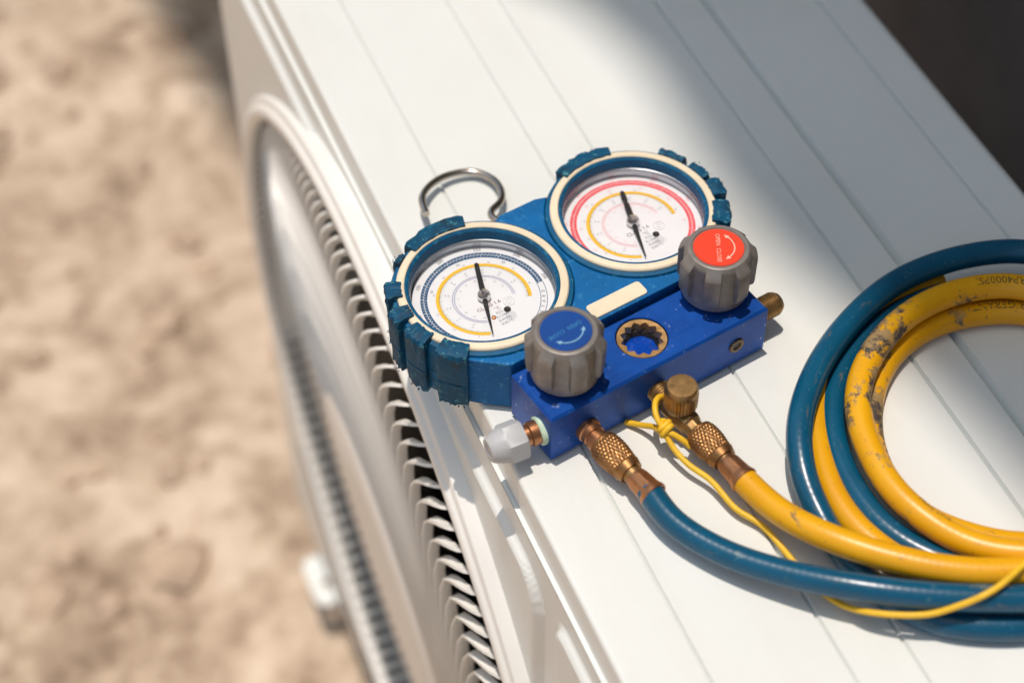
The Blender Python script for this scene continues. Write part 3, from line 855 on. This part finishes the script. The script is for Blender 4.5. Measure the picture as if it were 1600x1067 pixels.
# valve knobs
def knob(cx, cy, disc, col_name, ang0, text_ang, ink_t, ink_a, lab):
    T = Matrix.Translation((cx, cy, 0))
    mb = MB(); N = 252; zt, zb = .0600, .0322
    def lob(a, depth):
        u = ((a-R(ang0))*7/(2*math.pi)) % 1
        u = abs(u-.5)*2                                  # 1 at lobe centre, 0 in the notch
        e_ = min(1, max(0, (u-.44)/.09)); e_ = e_*e_*(3-2*e_)
        return 1-depth*(1-e_)
    rows = [(.0040, zb, 0), (.0146, zb, 0), (.0156, zb+.0010, 0), (.0158, zb+.0058, 0), (.0176, zb+.0064, .11), (.0180, zb+.0085, .135), (.0182, zt-.0056, .15), (.0180, zt-.0046, .145), (.0166, zt-.0030, .07), (.0151, zt-.0016, 0.0), (.0140, zt-.0002, 0), (.0134, zt, 0), (.0122, zt-.0001, 0), (.0119, zt-.0006, 0), (.0002, zt-.0006, 0)]
    for r, z, dp in rows:
        for i in range(N):
            a = 2*math.pi*i/N; rr = r*lob(a, dp); mb.v.append(T @ Vector((rr*math.cos(a), rr*math.sin(a), z)))
    for k2 in range(len(rows)-1):
        for i in range(N):
            j = (i+1) % N; mb.f.append((k2*N+i, k2*N+j, (k2+1)*N+j, (k2+1)*N+i))
    kb = mfp(mb, 'knob', M['knob_grey'], smooth=32); kb['label'] = lab
    mb = MB(); mb.lathe([(.0116, zt-.0005), (.0114, zt-.0002), (.0002, zt-.00015)], 64, T); mfp(mb, 'knob_disc', M[disc], kb, smooth=50)
    mb = MB(); mb.lathe([(.0055, BT-.001), (.0055, zb+.001)], 24, T); mfp(mb, 'valve_stem', M['dark_metal'], kb)
    z = zt-.00005
    tm = Matrix.Translation((cx, cy, z)) @ Matrix.Rotation(R(text_ang), 4, 'Z')
    mb = MB()
    for s_, x in (('OPEN', -.0046), ('CLOSE', .0050)):
        vs, fs = text_mesh(s_, .0029); mb.add([(v[0]+x, v[1]-.0002, 0) for v in vs], fs, tm)
    mfp(mb, 'lettering', M[ink_t], kb, smooth=None)
    mb = MB(); mb.flat(.0078, .0084, 42, 138, 0)
    for a, sg in ((42, -1), (138, 1)):
        a_ = R(a); c_ = Vector((math.cos(a_), math.sin(a_), 0)); tg = Vector((-c_.y, c_.x, 0))*sg
        mb.add([c_*.0070, c_*.0092, c_*.0081+tg*.0024], [(0, 1, 2) if sg > 0 else (0, 2, 1)])
    for v in mb.v: v.y -= .0009
    mb.v = [tm @ v for v in mb.v]
    mfp(mb, 'arrow_mark', M[ink_a], kb, smooth=None)
knob(.0200, .0190, 'knob_blue', 'blue', 281.5+25.7, 183.5, 'ink_cyan', 'ink_lightcyan', 'knob with blue disc')
knob(.1056, .0222, 'knob_red', 'red', 303+25.7, -123.5, 'ink_cream', 'ink_cream', 'knob with red disc')

# hanging hook of bent wire behind the left dial
hp = [(0.0305, 0.1567, 0.009), (0.0347, 0.1679, 0.0085), (0.0436, 0.1746, 0.0072), (0.056, 0.1774, 0.0055), (0.0687, 0.1731, 0.0045), (0.0738, 0.1629, 0.005), (0.0718, 0.1514, 0.0065), (0.0657, 0.1437, 0.008), (0.0593, 0.1414, 0.009), (0.0561, 0.1376, 0.0095), (0.0573, 0.1325, 0.0095), (.0590, .1250, .010), (.0605, .1120, .011)]
mb = MB(); mb.tube(catmull(hp, .0018), .0019, 14); mfp(mb, 'hanging_hook', M['hook_steel'])

# side ports
def thread(p, d, r, L, pitch=.0013, taper=.0015):
    mb = MB(); n = int(L/pitch*4); pr = []
    for i in range(n+1):
        z = L*i/n; pr.append((r - (.00045 if i % 4 in (1, 2) else 0) , z))
    pr += [(r*.92, L+taper*.4), (r*.72, L+taper*1.6), (r*.45, L+taper*1.8), (r*.42, L)]
    mb.lathe(pr, 32, axisM(p, d)); return mb
rp = mfp(thread((.119, .0108, .0150), (1, 0, 0), .0060, .0152), 'flare_port', M['brass_dark'], smooth=30)
ldir = Vector((-1, .13, -.02)).normalized()
lp = Vector((.001, .0083, .0148))
mb = MB(); mb.lathe([(.0066, 0), (.0069, .0004), (.0069, .0022), (.0062, .0028), (.0055, .0028)], 32, axisM(lp, ldir), rmod=lambda a, z: 1+.03*math.sin(5*a)); mfp(mb, 'seal_washer', M['grease_green'])
mb = MB(); mb.lathe([(.0054, 0), (.0058, .004), (.0058, .0065), (.0050, .0072), (.0050, .012)], 32, axisM(lp, ldir)); lport = mfp(mb, 'flare_port', M['copper'])
mb = MB()
hexr = lambda a: 1/max(.80, math.cos((a % (math.pi/3))-math.pi/6))*.92
rows = [(.0055, .0098, 0), (.0088, .0100, .7), (.0092, .0108, 1), (.0092, .0185, 1), (.0090, .0192, .8), (.0084, .0200, .2), (.0074, .0232, 0), (.0060, .0262, 0), (.0054, .0268, 0), (.0036, .0268, 0), (.0030, .0262, 0), (.0002, .0262, 0)]
Mx = axisM(lp, ldir); N = 72
for r, z, hx in rows:
    for i in range(N):
        a = 2*math.pi*i/N; rr = r*lerp(1, hexr(a+.35), hx); mb.v.append(Mx @ Vector((rr*math.cos(a), rr*math.sin(a), z)))
for k2 in range(len(rows)-1):
    for i in range(N):
        j = (i+1) % N; mb.f.append((k2*N+i, k2*N+j, (k2+1)*N+j, (k2+1)*N+i))
mfp(mb, 'cap_nut', M['white_plastic'], smooth=25)
# front ports
F1 = Vector((.0193, 0, .0118)); F2 = Vector((.0585, 0, .0125))
mb = MB(); mb.lathe([(.0060, -.001), (.0060, .0025), (.0054, .0030), (.0054, .0056), (.0047, .0060), (.0047, .0074), (.0056, .0078), (.0056, .012)], 36, axisM(F1, (0.03, -1, -.01))); mfp(mb, 'hose_port', M['copper'], smooth=30)
mfp(thread(F2, (0, -1, 0), .0056, .0080), 'valve_thread', M['brass_dark'], smooth=30)
VC = Vector((.0592, -.0158, 0))
mb = MB()
Mx = axisM((VC.x-.0002, -.0075, .0120), (.02, -1, -.02))
mb.lathe([(.0030, 0), (.0060, .0002), (.0064, .001), (.0064, .0125), (.0060, .0135), (.0060, .0165), (.0048, .0172), (.0046, .0215), (.004, .0215)], 8, Mx)
mfp(mb, 'valve_body', M['brass_dark'], smooth=25, bevel=.0005)
mb = MB(); N = 96
rows = [(.0050, .0120, 0), (.0058, .0150, 0), (.0070, .0172, 0), (.0075, .0185, 1), (.0076, .0205, 1), (.0076, .0270, 1), (.0075, .0288, 0), (.0072, .0304, 0), (.0066, .0312, 0), (.005, .0313, 0), (.0002, .0312, 0)]
for r, z, kn in rows:
    for i in range(N):
        a = 2*math.pi*i/N; rr = r+(.00028*math.sin(a*32) if kn else 0)
        mb.v.append(Vector((VC.x+rr*math.cos(a), VC.y+rr*math.sin(a), z)))
for k2 in range(len(rows)-1):
    for i in range(N):
        j = (i+1) % N; mb.f.append((k2*N+i, k2*N+j, (k2+1)*N+j, (k2+1)*N+i))
mfp(mb, 'valve_cap', M['brass_dark'], smooth=35)

# ------------------------------------------------------------------ charging hoses
def knurl(p, d, L):
    """barrel shaped coupling nut with diamond knurling"""
    mb = MB(); N = 168; Kz = 44; Mx = axisM(p, d)
    for k2 in range(Kz+1):
        t_ = k2/Kz; z = t_*L
        r = .0064 + .0011*math.sin(math.pi*min(1, t_*1.15+.1)) if t_ < .84 else lerp(.0068, .0058, (t_-.84)/.16)
        if t_ < .06: r = lerp(.0050, .0066, t_/.06)
        kn = 1 if .10 < t_ < .80 else 0
        for i in range(N):
            a = 2*math.pi*i/N
            u = (a*28/(2*math.pi) + t_*6) % 1; w = (a*28/(2*math.pi) - t_*6) % 1
            h = (abs(u-.5)*2)*(abs(w-.5)*2)
            rr = r + kn*(h-.35)*.0006
            mb.v.append(Mx @ Vector((rr*math.cos(a), rr*math.sin(a), z)))
    for k2 in range(Kz):
        for i in range(N):
            j = (i+1) % N; mb.f.append((k2*N+i, k2*N+j, (k2+1)*N+j, (k2+1)*N+i))
    b = len(mb.v); mb.f.append(tuple(range(N-1, -1, -1))); mb.f.append(tuple(range(Kz*N, Kz*N+N)))
    return mb
def ferrule(p, d, L):
    mb = MB(); N = 96
    rows = [(.0040, 0, 0), (.0049, .0004, 0), (.0052, .0012, 1), (.0056, .0030, 1), (.0060, L-.0045, 1), (.0062, L-.003, .5), (.0066, L-.0018, 0), (.0067, L-.0006, 0), (.0064, L, 0), (.0058, L, 0)]
    Mx = axisM(p, d)
    for r, z, fl_ in rows:
        for i in range(N):
            a = 2*math.pi*i/N; rr = r*(1 - fl_*.045*(1-math.cos(8*a))/2)
            mb.v.append(Mx @ Vector((rr*math.cos(a), rr*math.sin(a), z)))
    for k2 in range(len(rows)-1):
        for i in range(N):
            j = (i+1) % N; mb.f.append((k2*N+i, k2*N+j, (k2+1)*N+j, (k2+1)*N+i))
    return mb
def hose_text(mb, path, s0, text, size, r, ang, flip):
    """print letters round the outside of a hose, starting s0 metres along its path"""
    P = path; Ls = [0]
    for i in range(1, len(P)): Ls.append(Ls[-1]+(P[i]-P[i-1]).length)
    def frame(s_):
        i = 1
        while i < len(Ls)-1 and Ls[i] < s_: i += 1
        t_ = (s_-Ls[i-1])/(Ls[i]-Ls[i-1]); p = P[i-1].lerp(P[i], t_); T = (P[min(i+1, len(P)-1)]-P[max(i-2, 0)]).normalized()
        n_ = (Vector((0, 0, 1))-T*T.z).normalized(); return p, T, n_, T.cross(n_)
    vs, fs = text_mesh(text, size); o = len(mb.v)
    for v in vs:
        x, y = (v[0], v[1]) if not flip else (-v[0], -v[1])
        p, T, n_, b_ = frame(s0+x); a = ang - y/r*1.0
        mb.v.append(p + (n_*math.cos(a)+b_*math.sin(a))*(r+.00012))
    mb.f += [[i+o for i in f] for f in fs]

def hose(name, label, group, pts, rad, mat, fit_p, fit_d, nut_at, nut_L, fer_at, fer_L):
    root = empty(name, (pts[0][0], pts[0][1], H))
    tag(root, label, 'hose', group)
    off = -root.location
    path = catmull([(x, y, z+H) for x, y, z in pts], .003, 14)
    path = [p+off for p in path]
    mb = MB(); mb.tube(path, rad, 24, uv=True); tube_ = mb.build('hose_tube', M[mat], root, smooth=60)
    fp = MW @ Vector(fit_p) + off; fd = (MW.to_3x3() @ Vector(fit_d)).normalized()
    knurl(fp+fd*nut_at, fd, nut_L).build('coupling_nut', M['brass'], root, smooth=25)
    mb = MB(); mb.lathe([(.0046, 0), (.0046, fer_at-nut_at-nut_L+.006)], 32, axisM(fp+fd*(nut_at+nut_L-.003), fd)); mb.build('hose_tail', M['brass_dark'], root)
    ferrule(fp+fd*fer_at, fd, fer_L).build('ferrule', M['copper'], root, smooth=30)
    return root, path, tube_
b1 = [(0.0476, -0.0729, 0.0105), (0.056, -0.0905, 0.01), (0.0665, -0.1059, 0.011), (0.082, -0.1225, 0.0135), (0.104, -0.142, 0.018), (0.1284, -0.1572, 0.0187), (0.1473, -0.1663, 0.0187), (0.1643, -0.1734, 0.0187)]
bo = [(0.2717, -0.0038, 0.018), (0.254, 0.0022, 0.018), (0.2344, 0.0049, 0.018), (0.2048, 0.0022, 0.018), (0.1734, -0.0111, 0.018), (0.1498, -0.0267, 0.018), (0.1318, -0.0437, 0.018), (0.1191, -0.0613, 0.017), (0.1122, -0.08, 0.013), (0.1115, -0.0974, 0.0075), (0.1116, -0.1148, 0.006), (0.1145, -0.1319, 0.006), (0.1201, -0.1491, 0.006), (0.1285, -0.1610, 0.006), (0.1405, -0.1692, 0.006), (0.1634, -0.1795, 0.006)]
b3 = [(0.1627, -0.0261, 0.007), (0.1476, -0.0422, 0.0065), (0.1374, -0.0635, 0.006), (0.1324, -0.0884, 0.006), (0.1335, -0.1093, 0.006), (0.1388, -0.1238, 0.006)]
loopA = [(.195, -.183, .0187), (.235, -.180, .0187), (.272, -.155, .0187), (.296, -.110, .0187), (.302, -.065, .0187), (.293, -.027, .0187)]
loopB = [(.195, -.184, .006), (.238, -.179, .006), (.275, -.150, .006), (.294, -.105, .006), (.294, -.060, .006), (.272, -.022, .0065), (.236, -.0065, .007), (.198, -.0085, .007)]
endB = [(.150, -.1390, .006), (.166, -.1510, .006), (.195, -.1615, .006), (.235, -.156, .006), (.268, -.132, .006)]
FD1 = (.075, -1, -.012); FD2 = (.028, -1, -.004)
def end_of(p, d, s_): return tuple(MW @ (Vector(p)+Vector(d).normalized()*s_) - Vector((0, 0, H)))
bs = [end_of(F1, FD1, .043), end_of(F1, FD1, .0475)]
rootB, pathB, tubeB = hose('blue_hose', 'teal blue charging hose screwed to the left front port and coiled at right', 'charging hoses', bs + b1 + loopA + bo + loopB + b3 + endB, .0060, 'hose_blue', F1, FD1, .0098, .0215, .0335, .0135)
ym = [(0.0924, -0.0908, 0.0135), (0.1037, -0.1148, 0.0187), (0.1206, -0.1334, 0.0200), (0.1396, -0.1482, 0.020), (0.1558, -0.1569, 0.020), (0.1709, -0.1625, 0.020)]
y2 = [(.232, .0045, .006), (.205, .0020, .006), (.1745, -.0105, .006), (.152, -.0262, .006), (0.1367, -0.0473, 0.006), (0.1266, -0.0727, 0.006), (0.123, -0.0939, 0.006), (0.1246, -0.1111, 0.006), (.1315, -.1290, .006), (.1435, -.1485, .006), (.163, -.1630, .006), (.195, -.1725, .006), (.235, -.169, .006), (.268, -.148, .006)]
y3 = [(0.2591, -0.0238, 0.018), (0.2425, -0.0165, 0.018), (0.223, -0.0142, 0.018), (0.2002, -0.0178, 0.018), (0.1769, -0.0291, 0.0178), (0.1583, -0.0457, 0.0178), (0.149, -0.0615, 0.0175), (0.1439, -0.0823, 0.017), (0.143, -0.1063, 0.017), (0.1488, -0.1233, 0.0165), (0.159, -0.1385, 0.0145), (0.1777, -0.1543, 0.0175)]
y4 = [(0.2585, -0.0291, 0.006), (0.2354, -0.0209, 0.006), (0.2116, -0.0198, 0.006), (0.1906, -0.0262, 0.006), (0.171, -0.0404, 0.006), (.1590, -.0565, .006), (.1510, -.0740, .0055), (.1480, -.0980, .0055), (.1530, -.1150, .0055), (.1640, -.1290, .006)]
loopC = [(.205, -.1665, .0200), (.243, -.158, .0195), (.270, -.130, .019), (.284, -.090, .0185), (.280, -.050, .018)]
loopD = [(.205, -.1620, .019), (.240, -.152, .018), (.268, -.122, .013), (.281, -.082, .008), (.276, -.048, .006)]
loopE = [(.180, -.1420, .006), (.205, -.1500, .006), (.240, -.142, .006), (.265, -.118, .006)]
ys_ = [end_of(F2, FD2, .0615), end_of(F2, FD2, .0665)]
rootY, pathY, tubeY = hose('yellow_hose', 'scuffed yellow charging hose screwed to the brass tee valve and coiled at right', 'charging hoses', ys_ + ym + loopC + y3 + loopD + y4 + loopE, .0061, 'hose_yellow', F2, FD2, .0290, .0195, .0492, .0135)
tag(rootY, group='charging hoses')
# second length of the same yellow hose kind lies lowest in the coil
root2 = empty('yellow_hose', (y2[0][0], y2[0][1], H))
tag(root2, 'second yellow hose length lying lowest in the coil between two blue turns', 'hose', 'charging hoses')
p2 = [p - root2.location for p in catmull([(x, y, z+H) for x, y, z in y2], .003)]
mb = MB(); mb.tube(p2, .0060, 24, uv=True); tube2 = mb.build('hose_tube', M['hose_yellow'], root2, smooth=60)
mb = MB(); ferrule(p2[-1], p2[-1]-p2[-3], .0135).build('ferrule', M['copper'], root2)
def near_s(path, root, x, y):
    best = None; L = 0
    for i, p in enumerate(path):
        if i: L += (p-path[i-1]).length
        w_ = p+root.location; d = math.hypot(w_.x-x, w_.y-y)
        if w_.z-H > .0125 and (best is None or d < best[0]): best = (d, L)
    return best[1]
def near_low(path, root, x, y):
    best = None; L = 0
    for i, p in enumerate(path):
        if i: L += (p-path[i-1]).length
        w_ = p+root.location; d = math.hypot(w_.x-x, w_.y-y)
        if w_.z-H < .0100 and (best is None or d < best[0]): best = (d, L)
    return best[1]
for s_at, txt, sz, ang in ((near_s(pathY, rootY, .2480, -.0185), 'RP4000PSI', .0056, -.15), (near_low(pathY, rootY, .2500, -.0265), 'REFRIGERANT', .0056, -.1), (near_s(pathY, rootY, .1475, -.1215), 'TRAC LINE', .0036, -.5)):
    mb = MB(); hose_text(mb, pathY, s_at, txt, sz, .0061, ang, False)
    mb.build('hose_lettering', M['hose_ink'], tubeY, smooth=None)

# thin yellow cord knotted round the tee valve
cd = empty('cord', (.066, -.03, H))
tag(cd, 'thin yellow cord knotted round the brass valve and trailing under the blue hose', 'cord')
tail = [(0.0571, -0.0150, 0.0022), (0.062, -0.0213, 0.005), (0.0648, -0.0278, 0.010), (0.0653, -0.0342, 0.014), (.0672, -.0362, .0150), (.0700, -.0385, .0140), (.0740, -.0425, .0110), (.0752, -.0440, .0095)]
loop = [(.0668, -.0348, .0150), (.0655, -.0325, .0165), (0.0650, -0.0284, 0.0185), (0.0676, -0.0218, 0.0195), (.0722, -.0182, .0175), (.0772, -.0190, .013)]
long_ = [(.0690, -.0310, .0150), (.0672, -.0300, .0168), (.0652, -.0325, .0165), (.0662, -.0352, .0140), (0.0674, -0.0411, 0.0105), (0.0706, -0.0512, 0.008), (0.0763, -0.0622, 0.007), (0.0805, -0.0793, 0.005), (0.0873, -0.0906, 0.004), (0.0912, -0.1074, 0.0025), (0.0934, -0.1221, 0.002), (0.0966, -0.1328, 0.003), (0.0999, -0.1419, 0.006), (0.1042, -0.1500, 0.011), (0.1143, -0.1582, 0.0142), (0.1258, -0.1642, 0.0168), (0.1367, -0.1680, 0.0225), (0.1439, -0.1697, 0.0265), (0.1527, -0.1691, 0.0285), (0.1679, -0.164, 0.0285), (0.1906, -0.156, 0.024), (.205, -.150, .012), (.222, -.142, .0025)]
for nm, pp in (('cord_end', tail), ('cord_loop', loop), ('cord_run', long_)):
    mb = MB(); mb.tube([p - cd.location for p in catmull([(x, y, z+H) for x, y, z in pp], .0012)], .0014, 10); mb.build(nm, M['cord_yellow'], cd, smooth=60)

# the knot itself: two tight turns where the three ends meet
kc = Vector((.0672, -.0338, H+.0150)) - cd.location
ax = Vector((.25, -.9, -.35)).normalized(); e1 = ax.orthogonal().normalized(); e2 = ax.cross(e1)
turns = [kc + ax*(-.0022+.0044*i/40) + (e1*math.cos(2*math.pi*2.1*i/40) + e2*math.sin(2*math.pi*2.1*i/40))*(.0027+.0004*math.sin(i*.9)) for i in range(41)]
mb = MB(); mb.tube(turns, .0014, 10); mb.build('cord_knot', M['cord_yellow'], cd, smooth=60)
